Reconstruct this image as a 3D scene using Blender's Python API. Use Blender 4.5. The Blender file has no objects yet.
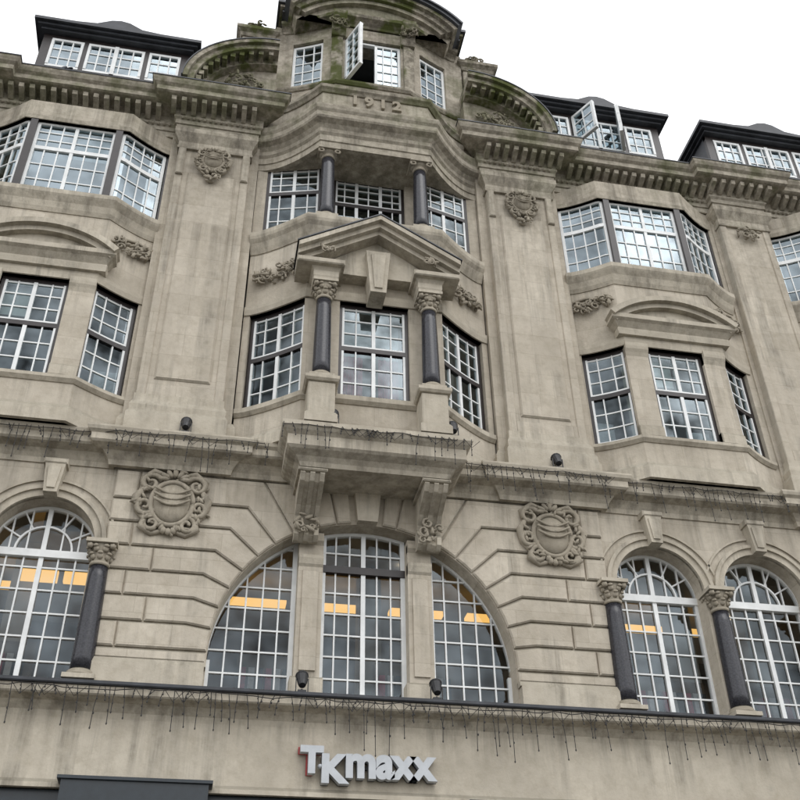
import bpy, bmesh, math, random
from mathutils import Vector, Matrix
random.seed(7)
rad=math.radians
CX=2.3
sc=bpy.context.scene
col=bpy.context.collection

# ------------------------------------------------------------------ materials
def newmat(name):
    m=bpy.data.materials.new(name); m.use_nodes=True
    nt=m.node_tree; nt.nodes.clear()
    out=nt.nodes.new("ShaderNodeOutputMaterial")
    return m,nt,out
def N(nt,t,**kw):
    n=nt.nodes.new(t)
    for k,v in kw.items():
        if k.startswith("i_"):
            key=k[2:]
            n.inputs[int(key) if key.isdigit() else key].default_value=v
        else: setattr(n,k,v)
    return n
def mixc(nt,fac,a,b,mode='MIX'):
    n=nt.nodes.new("ShaderNodeMix"); n.data_type='RGBA'; n.blend_type=mode
    for sock,val in ((n.inputs[0],fac),(n.inputs[6],a),(n.inputs[7],b)):
        if hasattr(val,"links"): nt.links.new(val,sock)
        else: sock.default_value=val if not isinstance(val,tuple) else (*val,1)
    return n.outputs[2]
def ramp(nt,src,p0,p1,c0=0.0,c1=1.0):
    n=nt.nodes.new("ShaderNodeMapRange"); n.clamp=True
    nt.links.new(src,n.inputs[0])
    n.inputs[1].default_value=p0;n.inputs[2].default_value=p1;n.inputs[3].default_value=c0;n.inputs[4].default_value=c1
    return n.outputs[0]
def math_(nt,op,a,b=0.0):
    n=nt.nodes.new("ShaderNodeMath"); n.operation=op
    for s,v in ((n.inputs[0],a),(n.inputs[1],b)):
        if hasattr(v,"links"): nt.links.new(v,s)
        else: s.default_value=v
    return n.outputs[0]
def noise_(nt,vec,scale,detail=4,rough=.6,stretch=None):
    if stretch:
        mp=N(nt,"ShaderNodeMapping"); mp.inputs['Scale'].default_value=stretch
        nt.links.new(vec,mp.inputs[0]); vec=mp.outputs[0]
    n=N(nt,"ShaderNodeTexNoise",i_Scale=scale,i_Detail=detail,i_Roughness=rough)
    nt.links.new(vec,n.inputs['Vector'])
    return n.outputs['Fac']

def stone_mat(name,base,joints=True,grime_shade=.55,moss=0.0,hi=.4):
    m,nt,out=newmat(name)
    tc=N(nt,"ShaderNodeTexCoord"); P=tc.outputs['Object']
    geo=N(nt,"ShaderNodeNewGeometry")
    sep=N(nt,"ShaderNodeSeparateXYZ"); nt.links.new(P,sep.inputs[0]); z=sep.outputs[2]
    b=base
    big=noise_(nt,P,.8,4,.7); fine=noise_(nt,P,6,4,.75)
    c=mixc(nt,ramp(nt,big,.33,.67),(b[0]*.80,b[1]*.79,b[2]*.78),tuple(k*1.1 for k in b))
    c=mixc(nt,ramp(nt,fine,.45,.72,0,.38),c,(b[0]*.60,b[1]*.57,b[2]*.51))
    if joints:
        cmb=N(nt,"ShaderNodeCombineXYZ")
        xs=math_(nt,'ADD',sep.outputs[0],math_(nt,'MULTIPLY',sep.outputs[1],.8))
        nt.links.new(xs,cmb.inputs[0]); nt.links.new(z,cmb.inputs[1])
        br=N(nt,"ShaderNodeTexBrick",i_Scale=1.0)
        br.inputs['Brick Width'].default_value=1.15; br.inputs['Row Height'].default_value=.46
        br.inputs['Mortar Size'].default_value=.004; br.inputs['Mortar Smooth'].default_value=.4
        br.inputs['Color1'].default_value=(1,1,1,1);br.inputs['Color2'].default_value=(.84,.83,.81,1);br.inputs['Mortar'].default_value=(.6,.57,.53,1)
        nt.links.new(cmb.outputs[0],br.inputs['Vector'])
        c=mixc(nt,.65,c,br.outputs['Color'],'MULTIPLY')
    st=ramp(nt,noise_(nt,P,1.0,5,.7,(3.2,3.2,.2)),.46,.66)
    ledge_shade=None  # shade under ledges painted in by height bands, broken up into soot streaks
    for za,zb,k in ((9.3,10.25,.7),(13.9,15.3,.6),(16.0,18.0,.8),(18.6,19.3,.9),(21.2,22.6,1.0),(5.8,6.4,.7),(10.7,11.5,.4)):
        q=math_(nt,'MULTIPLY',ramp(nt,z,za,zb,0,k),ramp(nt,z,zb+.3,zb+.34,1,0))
        ledge_shade=q if ledge_shade is None else math_(nt,'MAXIMUM',ledge_shade,q)
    amt=math_(nt,'MAXIMUM',ledge_shade,ramp(nt,big,.44,.6,0,.7))
    c=mixc(nt,math_(nt,'MULTIPLY',math_(nt,'MULTIPLY',st,amt),grime_shade),c,(.085,.075,.06))  # one dark tone for streaky grime and the painted under-ledge shade
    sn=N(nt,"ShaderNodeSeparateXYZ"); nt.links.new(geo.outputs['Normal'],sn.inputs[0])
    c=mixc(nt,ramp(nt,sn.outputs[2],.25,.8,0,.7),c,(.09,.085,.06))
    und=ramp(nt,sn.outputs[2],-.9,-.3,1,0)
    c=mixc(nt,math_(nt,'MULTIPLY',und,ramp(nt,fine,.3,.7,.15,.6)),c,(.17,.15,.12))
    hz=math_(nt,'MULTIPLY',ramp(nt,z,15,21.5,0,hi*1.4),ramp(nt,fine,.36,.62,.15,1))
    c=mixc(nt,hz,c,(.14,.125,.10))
    if moss>0:
        mm=math_(nt,'MULTIPLY',ramp(nt,z,17.3,20.2),ramp(nt,big,.5,.6))
        c=mixc(nt,math_(nt,'MULTIPLY',mm,moss),c,(.085,.10,.03))
    bs=N(nt,"ShaderNodeBsdfDiffuse",i_Roughness=.4)
    nt.links.new(c,bs.inputs['Color'])
    bp=N(nt,"ShaderNodeBump",i_Strength=.4,i_Distance=.012)
    nt.links.new(noise_(nt,P,26,2,.7),bp.inputs['Height']); nt.links.new(bp.outputs[0],bs.inputs['Normal'])
    nt.links.new(bs.outputs[0],out.inputs[0])
    return m
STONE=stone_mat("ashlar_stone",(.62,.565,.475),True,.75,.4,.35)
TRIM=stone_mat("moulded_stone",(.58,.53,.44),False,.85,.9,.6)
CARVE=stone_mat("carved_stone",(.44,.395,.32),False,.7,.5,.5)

def simple(name,colr,rough=.5,metal=0,spec=.5,var=.25,scale=6,coat=0):
    m,nt,out=newmat(name)
    tc=N(nt,"ShaderNodeTexCoord")
    f=ramp(nt,noise_(nt,tc.outputs['Object'],scale,3,.65),.3,.7)
    c=mixc(nt,f,tuple(x*(1-var) for x in colr),tuple(min(1,x*(1+var*.6)) for x in colr))
    bs=N(nt,"ShaderNodeBsdfPrincipled",i_Roughness=rough,i_Metallic=metal)
    bs.inputs['Specular IOR Level'].default_value=spec
    nt.links.new(c,bs.inputs['Base Color']); nt.links.new(bs.outputs[0],out.inputs[0])
    return m
WHITE=simple("white_paint",(.76,.77,.76),.45,var=.14,scale=3)
BLACK=simple("dark_frame_paint",(.026,.02,.019),.4,var=.3)
GRAN=simple("polished_granite",(.035,.035,.042),.25,spec=.45,var=.6,scale=40)
LEAD=simple("lead_roof",(.035,.038,.045),.5,metal=.1,var=.5,scale=3)
SLATE=simple("slate_roof",(.05,.052,.058),.6,var=.4,scale=4)
METAL=simple("black_metal",(.02,.02,.022),.45)
WIRE=simple("light_wire",(.03,.028,.026),.6)
SIGNW=simple("sign_letter_face",(.46,.48,.50),.3,var=.1)
RED=simple("sign_red",(.35,.03,.03),.4,var=.1)
DARK=simple("shopfront_panel",(.015,.022,.028),.3,var=.3)
CEIL=simple("interior_plaster",(.40,.37,.31),.9,var=.2,scale=1)
INTW=simple("interior_wall",(.19,.13,.075),.9,var=.7,scale=.9)
INTD=simple("interior_dim",(.05,.05,.05),.9,var=.7,scale=1.4)
BLIND=simple("roller_blind",(.6,.6,.57),.8,var=.1,scale=2)
CURT=simple("red_curtain",(.34,.05,.08),.9,var=.45,scale=9)
NET=simple("net_curtain",(.5,.5,.5),.9,var=.2,scale=12)
PIG=simple("pigeon_feathers",(.07,.075,.09),.7,var=.5,scale=20)
ASPH=simple("asphalt",(.05,.05,.052),.85,var=.25,scale=30)
PAVE=simple("paving",(.22,.21,.19),.85,var=.25,scale=3)
KERB=simple("kerb_granite",(.26,.26,.25),.8,var=.2,scale=10)
YEL=simple("yellow_road_paint",(.55,.42,.05),.7,var=.2)
GRND=simple("ground_mat",(.12,.12,.11),.95,var=.2,scale=1)
def emis(name,c,s):
    m,nt,out=newmat(name); e=N(nt,"ShaderNodeEmission",i_Strength=s); e.inputs[0].default_value=(*c,1)
    nt.links.new(e.outputs[0],out.inputs[0]); return m
LAMP=emis("warm_lamp",(1,.56,.15),1.3)
LAMP2=emis("pale_lamp",(1,.8,.55),6.0)
def glass(name,base,tint,dirt=.12,sc_=.8):
    m,nt,out=newmat(name)
    tc=N(nt,"ShaderNodeTexCoord"); P=tc.outputs['Object']; geo=N(nt,"ShaderNodeNewGeometry")
    tr=N(nt,"ShaderNodeBsdfTransparent"); tr.inputs[0].default_value=(*tint,1)
    gl=N(nt,"ShaderNodeBsdfGlossy",i_Roughness=.03); gl.inputs[0].default_value=(.62,.72,.78,1)
    d=nt.nodes.new("ShaderNodeVectorMath"); d.operation='DOT_PRODUCT'
    nt.links.new(geo.outputs['Normal'],d.inputs[0]); nt.links.new(geo.outputs['Incoming'],d.inputs[1])
    c=math_(nt,'ABSOLUTE',d.outputs['Value']); c=math_(nt,'SUBTRACT',1.0,c); c=math_(nt,'POWER',c,4.0)
    nz=ramp(nt,noise_(nt,P,sc_,3,.6),.35,.65,base-dirt,base+dirt)
    f=ramp(nt,math_(nt,'ADD',math_(nt,'MULTIPLY',c,.8),nz),0,1)
    mx=N(nt,"ShaderNodeMixShader"); nt.links.new(f,mx.inputs[0]); nt.links.new(tr.outputs[0],mx.inputs[1]); nt.links.new(gl.outputs[0],mx.inputs[2])
    nt.links.new(mx.outputs[0],out.inputs[0]); return m
G1=glass("glass_first_floor",.10,(.75,.77,.77),.07)
G2=glass("glass_second_floor",.10,(.6,.68,.7),.09,1.1)
G3=glass("glass_third_floor",.27,(.55,.65,.7),.13,.9)

# ------------------------------------------------------------------ mesh builder
root=bpy.data.objects.new("department_store_building",None); col.objects.link(root)
class B:
    def __init__(s,name,mat,parent=None,smooth=False):
        s.n=name;s.m=mat;s.v=[];s.f=[];s.p=parent;s.sm=smooth
    def add(s,vs,fs):
        o=len(s.v); s.v+= [tuple(v) for v in vs]; s.f+=[tuple(i+o for i in f) for f in fs]
    def done(s):
        me=bpy.data.meshes.new(s.n); me.from_pydata(s.v,[],s.f); 
        bm=bmesh.new(); bm.from_mesh(me); bmesh.ops.recalc_face_normals(bm,faces=bm.faces)
        bm.to_mesh(me); bm.free()
        me.materials.append(s.m)
        if s.sm:
            for p in me.polygons: p.use_smooth=True
        ob=bpy.data.objects.new(s.n,me); col.objects.link(ob)
        if s.p: ob.parent=s.p
        return ob
def box(b,x0,x1,y0,y1,z0,z1):
    x0+=CX;x1+=CX
    v=[(x0,y0,z0),(x1,y0,z0),(x1,y1,z0),(x0,y1,z0),(x0,y0,z1),(x1,y0,z1),(x1,y1,z1),(x0,y1,z1)]
    b.add(v,[(0,1,2,3),(4,7,6,5),(0,4,5,1),(1,5,6,2),(2,6,7,3),(3,7,4,0)])
def bbox(b,x0,x1,y0,y1,z0,z1,c=.02):
    X=[x0+CX,x1+CX]
    v=[(X[0],y1,z0),(X[1],y1,z0),(X[1],y1,z1),(X[0],y1,z1),
       (X[0],y0+c,z0),(X[1],y0+c,z0),(X[1],y0+c,z1),(X[0],y0+c,z1),
       (X[0]+c,y0,z0+c),(X[1]-c,y0,z0+c),(X[1]-c,y0,z1-c),(X[0]+c,y0,z1-c)]
    f=[(0,1,2,3),(8,9,10,11)]
    for i in range(4):
        j=(i+1)%4; f+=[(i,j,4+j,4+i),(4+i,4+j,8+j,8+i)]
    b.add(v,f)
def prism(b,v0,v1):
    n=len(v0); b.add(v0+v1,[tuple(range(n)),tuple(range(2*n-1,n-1,-1))]+[(i,(i+1)%n,n+(i+1)%n,n+i) for i in range(n)])
def extr_xz(b,poly,y0,y1): prism(b,[(x+CX,y0,z) for x,z in poly],[(x+CX,y1,z) for x,z in poly])
def extr_yz(b,poly,x0,x1): prism(b,[(x0+CX,y,z) for y,z in poly],[(x1+CX,y,z) for y,z in poly])
def extr_plan(b,poly,z0,z1): prism(b,[(x+CX,y,z0) for x,y in poly],[(x+CX,y,z1) for x,y in poly])
def inset(poly,d):
    n=len(poly); area=sum(poly[i][0]*poly[(i+1)%n][1]-poly[(i+1)%n][0]*poly[i][1] for i in range(n))
    s=1 if area>0 else -1; out=[]
    for i in range(n):
        p0=Vector(poly[i-1]);p1=Vector(poly[i]);p2=Vector(poly[(i+1)%n])
        a=(p1-p0).normalized(); c=(p2-p1).normalized()
        na=Vector((-a.y,a.x))*s; nc=Vector((-c.y,c.x))*s
        m=(na+nc); 
        if m.length<1e-6: m=na
        m.normalize(); k=d/max(.3,m.dot(na)); q=p1+m*k; out.append((q.x,q.y))
    return out
def block_xz(b,poly,y0,yb,gap=.014,ch=.022):
    p1=inset(poly,gap); p2=inset(poly,gap+ch); n=len(poly)
    v=[(x+CX,yb,z) for x,z in p1]+[(x+CX,y0+ch,z) for x,z in p1]+[(x+CX,y0,z) for x,z in p2]
    f=[tuple(range(2*n,3*n))]
    for i in range(n):
        j=(i+1)%n; f+=[(i,j,n+j,n+i),(n+i,n+j,2*n+j,2*n+i)]
    b.add(v,f)
def normals(path):
    n=len(path); out=[]
    for i in range(n):
        ds=[]
        if i>0: ds.append((Vector(path[i])-Vector(path[i-1])).normalized())
        if i<n-1: ds.append((Vector(path[i+1])-Vector(path[i])).normalized())
        ns=[Vector((d.y,-d.x)) for d in ds]
        m=ns[0] if len(ns)==1 else (ns[0]+ns[1])
        m=m.normalized(); out.append(m/max(.35,m.dot(ns[0])))
    return out
def sweep(b,path,prof):
    nn=normals(path); k=len(prof); v=[];f=[]
    for (x,y),m in zip(path,nn):
        for o,z in prof: v.append((x+m.x*o+CX,y+m.y*o,z))
    for i in range(len(path)-1):
        for j in range(k):
            a=i*k+j; c=i*k+(j+1)%k; f.append((a,c,c+k,a+k))
    f.append(tuple(range(k))); f.append(tuple(range((len(path)-1)*k,len(path)*k)))
    b.add(v,f)
def wall(b,path,z0,z1,t=.3,o=0): sweep(b,path,[(o,z0),(o,z1),(o-t,z1),(o-t,z0)])
def ring(b,cx,cz,r0,r1,a0,a1,y0,y1,n=24):
    v=[];f=[]
    for i in range(n+1):
        a=a0+(a1-a0)*i/n; c,s=math.cos(a),math.sin(a)
        v+=[(cx+r0*c+CX,y0,cz+r0*s),(cx+r1*c+CX,y0,cz+r1*s),(cx+r1*c+CX,y1,cz+r1*s),(cx+r0*c+CX,y1,cz+r0*s)]
    for i in range(n):
        for j in range(4): f.append((4*i+j,4*i+(j+1)%4,4*i+4+(j+1)%4,4*i+4+j))
    f+=[(0,1,2,3),(4*n,4*n+1,4*n+2,4*n+3)]
    b.add(v,f)
def lathe(b,x,y,prof,n=20):
    v=[];f=[]
    for r,z in prof:
        for i in range(n):
            a=2*math.pi*i/n; v.append((x+CX+r*math.cos(a),y+r*math.sin(a),z))
    for k in range(len(prof)-1):
        for i in range(n): f.append((k*n+i,k*n+(i+1)%n,(k+1)*n+(i+1)%n,(k+1)*n+i))
    f.append(tuple(range(n))); f.append(tuple(range((len(prof)-1)*n,len(prof)*n)))
    b.add(v,f)
_ico={}
def ico(sub):
    if sub not in _ico:
        bm=bmesh.new(); bmesh.ops.create_icosphere(bm,subdivisions=sub,radius=1)
        _ico[sub]=([v.co.copy() for v in bm.verts],[tuple(v.index for v in f.verts) for f in bm.faces]); bm.free()
    return _ico[sub]
def blob(b,c,r,rot=None,sub=1):
    V,Fs=ico(sub); vs=[]
    for co in V:
        p=Vector((co.x*r[0],co.y*r[1],co.z*r[2]))
        if rot: p=rot@p
        vs.append((p.x+c[0]+CX,p.y+c[1],p.z+c[2]))
    b.add(vs,Fs)
def tube(b,pts,rs,n=7):
    pts=[Vector(p) for p in pts]; v=[];f=[]
    for i,p in enumerate(pts):
        d=(pts[min(i+1,len(pts)-1)]-pts[max(i-1,0)]).normalized()
        up=Vector((0,1,0)) if abs(d.y)<.9 else Vector((1,0,0))
        a=d.cross(up).normalized(); c=d.cross(a); r=rs[i] if isinstance(rs,(list,tuple)) else rs
        for k in range(n):
            t=2*math.pi*k/n; q=p+a*math.cos(t)*r+c*math.sin(t)*r; v.append((q.x+CX,q.y,q.z))
    for i in range(len(pts)-1):
        for k in range(n): f.append((i*n+k,i*n+(k+1)%n,(i+1)*n+(k+1)%n,(i+1)*n+k))
    f.append(tuple(range(n))); f.append(tuple(range((len(pts)-1)*n,len(pts)*n)))
    b.add(v,f)
def post(b,x,y,tx,ty,w,d,z0,z1):
    l=math.hypot(tx,ty); tx/=l;ty/=l; nx,ny=ty,-tx
    q=[(x+tx*a*w/2+nx*c*d/2+CX,y+ty*a*w/2+ny*c*d/2) for a,c in((-1,-1),(1,-1),(1,1),(-1,1))]
    v=[(a,c,z0) for a,c in q]+[(a,c,z1) for a,c in q]
    b.add(v,[(0,1,2,3),(4,7,6,5),(0,4,5,1),(1,5,6,2),(2,6,7,3),(3,7,4,0)])
def pth(fn,x0,x1,n=1,off=0): return [(off+x0+(x1-x0)*i/n, fn(x0+(x1-x0)*i/n)) for i in range(n+1)]

stone=B("walls",STONE,root); trim=B("cornices_and_mouldings",TRIM,root); rust=B("rusticated_blocks",STONE,root)
carve=B("carved_ornament",CARVE,root,True); white=B("window_frames_white",WHITE,root); black=B("window_frames_dark",BLACK,root)
g1=B("glass_first_floor",G1,root); g2=B("glass_second_floor",G2,root); g3=B("glass_third_floor",G3,root); gran=B("granite_columns",GRAN,root,True)
caps=B("column_capitals_and_bases",CARVE,root,True); caps2=B("abaci_and_plinths",TRIM,root); lead=B("lead_roofs",LEAD,root); slate=B("mansard_roof",SLATE,root)
blind=B("blinds",BLIND,root); curt=B("curtains",CURT,root); net=B("net_curtains",NET,root)
ceil=B("interior_ceilings",CEIL,root); intw=B("interior_walls",INTW,root); intd=B("interior_walls_upper",INTD,root); lamp=B("interior_lamps",LAMP,root); lamp2=B("interior_spot_lamps",LAMP2,root)

# ------------------------------------------------------------------ window on a plan path
def win(path,z0,z1,nv,rows,rec=.12,outer='w',trans=(),fw=.06,bar=.024,gl=None,thickv=()):
    gl=gl or g2; nn=normals(path)
    P=[(x-m.x*rec,y-m.y*rec) for (x,y),m in zip(path,nn)]
    ob=black if outer=='b' else white
    for z,h in ((z0,.07),(z1-.07,.07)): sweep(ob,P,[(.03,z),(.03,z+h),(-.05,z+h),(-.05,z)])
    L=[0]
    for i in range(1,len(P)): L.append(L[-1]+math.dist(P[i],P[i-1]))
    def at(s):
        s=max(0,min(L[-1],s))
        for i in range(1,len(P)):
            if s<=L[i]+1e-9:
                t=(s-L[i-1])/(L[i]-L[i-1]); a,c=P[i-1],P[i]
                return a[0]+(c[0]-a[0])*t,a[1]+(c[1]-a[1])*t,c[0]-a[0],c[1]-a[1]
    for s in (fw/2,L[-1]-fw/2):
        x,y,tx,ty=at(s); post(ob,x,y,tx,ty,fw,.085,z0+.07,z1-.07)
    if outer=='b':
        for s in (fw+.02,L[-1]-fw-.02):
            x,y,tx,ty=at(s); post(white,x,y,tx,ty,.04,.06,z0+.07,z1-.07)
        for z in (z0+.07,z1-.11): sweep(white,P,[(.01,z),(.01,z+.04),(-.04,z+.04),(-.04,z)])
    for k in range(1,nv):
        x,y,tx,ty=at(L[-1]*k/nv); w=.065 if k in thickv else bar
        post(white,x,y,tx,ty,w,.05 if w==bar else .065,z0+.07,z1-.07)
    for z in rows: sweep(white,P,[(.018,z-bar/2),(.018,z+bar/2),(-.022,z+bar/2),(-.022,z-bar/2)])
    for z in trans:
        t=black if outer=='b' else white
        sweep(t,P,[(.038,z-.045),(.038,z+.045),(-.05,z+.045),(-.05,z-.045)])
        if outer=='b': sweep(white,P,[(.027,z+.045),(.027,z+.085),(-.03,z+.085),(-.03,z+.045)])
    v=[];f=[]
    for (x,y),m in zip(P,nn): v+=[(x+CX,y,z0+.03),(x+CX,y,z1-.03)]
    for i in range(len(P)-1): f.append((2*i,2*i+1,2*i+3,2*i+2))
    gl.add(v,f)
def lin(a,b,n): return [a+(b-a)*i/n for i in range(1,n)]

def fC(x):
    a=abs(x)
    if a<=1.22: return -.72
    s=max(0,(2.24-a)/1.02); return -.72*s**1.25
def fC3(x):
    a=abs(x); return -.28*max(0,(2.1-a)/1.1) if a>=.95 else -.02
def fE(x):
    a=abs(x)
    if a<=1.12: return -.86
    s=max(0,(2.3-a)/1.18); return -.86*s**1.7
def fA(x):
    a=abs(x)
    if a<=.82: return -.5
    s=max(0,(2.05-a)/1.23); return -.5*s**1.25
def fS(x):
    a=abs(x)
    if a<=.98: return -.46
    s=max(0,(1.78-a)/.80); return -.46*s**1.35
def pathC(fn,h,fl,n=8): return pth(fn,-h,-fl,n)+pth(fn,fl,h,n)

BAYS=[-10.72,-5.82,5.82,10.72]
PILS=[(-3.17,.88,1),(3.17,.88,1),(-8.32,.64,0),(8.32,.64,0),(-13.1,.64,0),(13.1,.64,0)]
END=13.75
ZB=10.72   # top of the first-floor belt

# ---------------------------------------------------------------- FIRST FLOOR
def curve_panel(name,outer,holes,yc,t,mat):
    cu=bpy.data.curves.new(name,'CURVE'); cu.dimensions='2D'; cu.fill_mode='BOTH'; cu.extrude=t/2
    for poly in [outer]+holes:
        sp=cu.splines.new('POLY'); sp.points.add(len(poly)-1)
        for p,(x,z) in zip(sp.points,poly): p.co=(x,z,0,1)
        sp.use_cyclic_u=True
    ob=bpy.data.objects.new(name,cu); col.objects.link(ob)
    dg=bpy.context.evaluated_depsgraph_get(); me=bpy.data.meshes.new_from_object(ob.evaluated_get(dg))
    vs=[(v.co.x+CX,yc+v.co.z,v.co.y) for v in me.vertices]; fs=[tuple(p.vertices) for p in me.polygons]
    bpy.data.objects.remove(ob)
    b=B(name,mat,root); b.add(vs,fs); return b.done()
R=2.3;ZC=7.3;AR=.76;ZS=8.87
def arc(cx,cz,r,a0,a1,n): return [(cx+r*math.cos(a0+(a1-a0)*i/n),cz+r*math.sin(a0+(a1-a0)*i/n)) for i in range(n+1)]
holes=[[(-R,6.72)]+arc(0,ZC,R,math.pi,0,48)+[(R,6.72)]]
for c in BAYS:
    for s in (-.94,.94):
        x=c+s; holes.append([(x-AR,6.72)]+arc(x,ZS,AR,math.pi,0,28)+[(x+AR,6.72)])
curve_panel("first_floor_wall",[(-END,6.6),(END,6.6),(END,11.06),(-END,11.06)],holes,.2,.4,STONE)

XO=3.98; TOP=10.22
for s in (-1,1):
    ks=[]
    for k in range(0,8):
        a=rad(8.6*k); z=ZC+.4*k
        xb=(z-ZC)/math.tan(a) if k>0 else 2.72
        ks.append((a,z,xb))
    for k in range(7):
        a0,z0,x0=ks[k];a1,z1,x1=ks[k+1]
        if k==6: z1=TOP; x1=(z1-ZC)/math.tan(a1)
        pol=[(R*math.cos(a0),ZC+R*math.sin(a0)),(x0,z0)]
        xm=3.25 if k%2 else 3.6
        p=pol+[(xm,z0),(xm,z1),(x1,z1),(R*math.cos(a1),ZC+R*math.sin(a1)),(R*math.cos((a0+a1)/2),ZC+R*math.sin((a0+a1)/2))]
        block_xz(rust,[(s*x,z) for x,z in p],-.06,.05)
        block_xz(rust,[(s*x,z) for x,z in [(xm,z0),(XO,z0),(XO,z1),(xm,z1)]],-.06,.05)
    for (aa,ab) in ((60.2,69),(69,78),(78,84)):
        A,Bq=rad(aa),rad(ab)
        p=[(R*math.cos(A),ZC+R*math.sin(A)),((TOP-ZC)/math.tan(A),TOP),((TOP-ZC)/math.tan(Bq),TOP),(R*math.cos(Bq),ZC+R*math.sin(Bq))]
        block_xz(rust,[(s*x,z) for x,z in p],-.06,.05)
    block_xz(rust,[(s*R,7.12),(s*XO,7.12),(s*XO,7.3),(s*R,7.3)],-.06,.05)
    box(trim,min(s*2.32,s*4.0),max(s*2.32,s*4.0),-.14,.05,6.7,7.04)
    sweep(trim,[(min(s*2.3,s*4.0),-.10),(max(s*2.3,s*4.0),-.10)],[(0,7.04),(.04,7.04),(.0,7.12),(-.12,7.12),(-.12,7.04)])
extr_xz(trim,[(-.16,9.6),(.16,9.6),(.22,10.2),(-.22,10.2)],-.14,.05)
for s in (-1,1):
    x=s*.86
    box(stone,x-.19,x+.19,.06,.5,6.72,9.42)
    box(stone,x-.12,x+.12,.03,.06,7.15,8.75)
    bbox(trim,x-.24,x+.24,.0,.5,6.72,7.05,.03)
    sweep(trim,[(x-.19,.06),(x+.19,.06)],[(0,8.82),(.03,8.86),(.06,8.95),(.06,9.0),(-.1,9.0),(-.1,8.82)])
    sweep(trim,[(x-.19,.06),(x+.19,.06)],[(0,9.2),(.05,9.26),(.05,9.33),(-.1,9.33),(-.1,9.2)])

def region_window(xl,xr,z0,ztop,yw,vx,hz,gl,thick=(),mode='w',trans=()):
    n=24; xs=[xl+(xr-xl)*i/n for i in range(n+1)]
    v=[(x+CX,yw,z0) for x in xs]+[(x+CX,yw,max(z0+.01,ztop(x))) for x in xs]
    gl.add(v,[(i,i+1,n+2+i,n+1+i) for i in range(n)])
    fw=.07
    box(white,xl,xr,yw-.05,yw+.04,z0,z0+.09)
    for x in (xl,xr-fw):
        zz=min(ztop(x),ztop(x+fw)); 
        if zz>z0+.1: box(white,x,x+fw,yw-.05,yw+.04,z0+.09,zz)
    for i in range(n):
        a,c=xs[i],xs[i+1]; za,zc=max(z0,ztop(a)),max(z0,ztop(c))
        extr_xz(white,[(a,za-.07),(c,zc-.07),(c,zc+.01),(a,za+.01)],yw-.048,yw+.035)
    for x in vx:
        w=.035 if x in thick else .012
        if ztop(x)>z0+.1: box(white,x-w,x+w,yw-(.045 if x in thick else .03),yw+.01,z0+.09,ztop(x)-.03)
    for z in list(hz)+list(trans):
        ok=[x for x in [xl+(xr-xl)*i/200 for i in range(201)] if ztop(x)>z]
        if len(ok)<3: continue
        if z in trans: box(black if mode=='b' else white,ok[0],ok[-1],yw-.07,yw+.03,z-.06,z+.06)
        else: box(white,ok[0],ok[-1],yw-.028,yw+.008,z-.012,z+.012)
circ=lambda x: ZC+math.sqrt(max(0,R*R-x*x))+.02
hzs=[6.8+.345*i for i in range(1,9)]
region_window(-.67,.67,6.78,circ,.34,[-.44,-.22,0,.22,.44],[z for z in hzs if abs(z-8.92)>.12],g1,thick=(0,),mode='b',trans=(8.92,))
for s in (-1,1):
    a,b_=(1.05,2.32) if s>0 else (-2.32,-1.05)
    region_window(a,b_,6.78,circ,.34,[s*t for t in (1.3,1.55,1.8,2.05)],hzs,g1)

def column(x,y,z0,z1,r,cap=.36,base=.16,leaf=True,plinth=True):
    zb=z0+base; zc=z1-cap
    if plinth: box(caps2,x-r*1.4,x+r*1.4,y-r*1.4,y+r*1.4,z0,z0+base*.4)
    lathe(caps,x,y,[(r*1.35,z0+base*.4),(r*1.4,z0+base*.55),(r*1.2,z0+base*.7),(r*1.22,z0+base*.85),(r*1.05,zb)])
    prof=[(r*(1-.16*(i/8)**1.7),zb+(zc-zb)*i/8) for i in range(9)]
    lathe(gran,x,y,prof,24)
    rt=r*.84
    lathe(caps,x,y,[(rt*1.12,zc-.02),(rt*1.15,zc+.03),(rt*1.0,zc+.04),(rt*1.1,zc+cap*.5),(rt*1.45,z1-.07)])
    if leaf:
        for lvl,(zz,rr,h) in enumerate(((zc+cap*.28,rt*1.15,cap*.26),(zc+cap*.58,rt*1.35,cap*.24))):
            for i in range(8):
                a=2*math.pi*(i+.5*lvl)/8
                c=(x+rr*math.cos(a),y+rr*math.sin(a),zz)
                rot=Matrix.Rotation(a,3,'Z')@Matrix.Rotation(.35,3,'Y')
                blob(caps,c,(.028,.05,h*.6),rot,1)
                blob(caps,(x+(rr+.035)*math.cos(a),y+(rr+.035)*math.sin(a),zz+h*.5),(.03,.045,.028),rot,1)
        for i in range(4):
            a=math.pi/4+i*math.pi/2; blob(caps,(x+rt*1.75*math.cos(a),y+rt*1.75*math.sin(a),z1-.1),(.055,.055,.055),None,1)
    box(caps2,x-r*1.45,x+r*1.45,y-r*1.45,y+r*1.45,z1-.06,z1)

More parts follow.
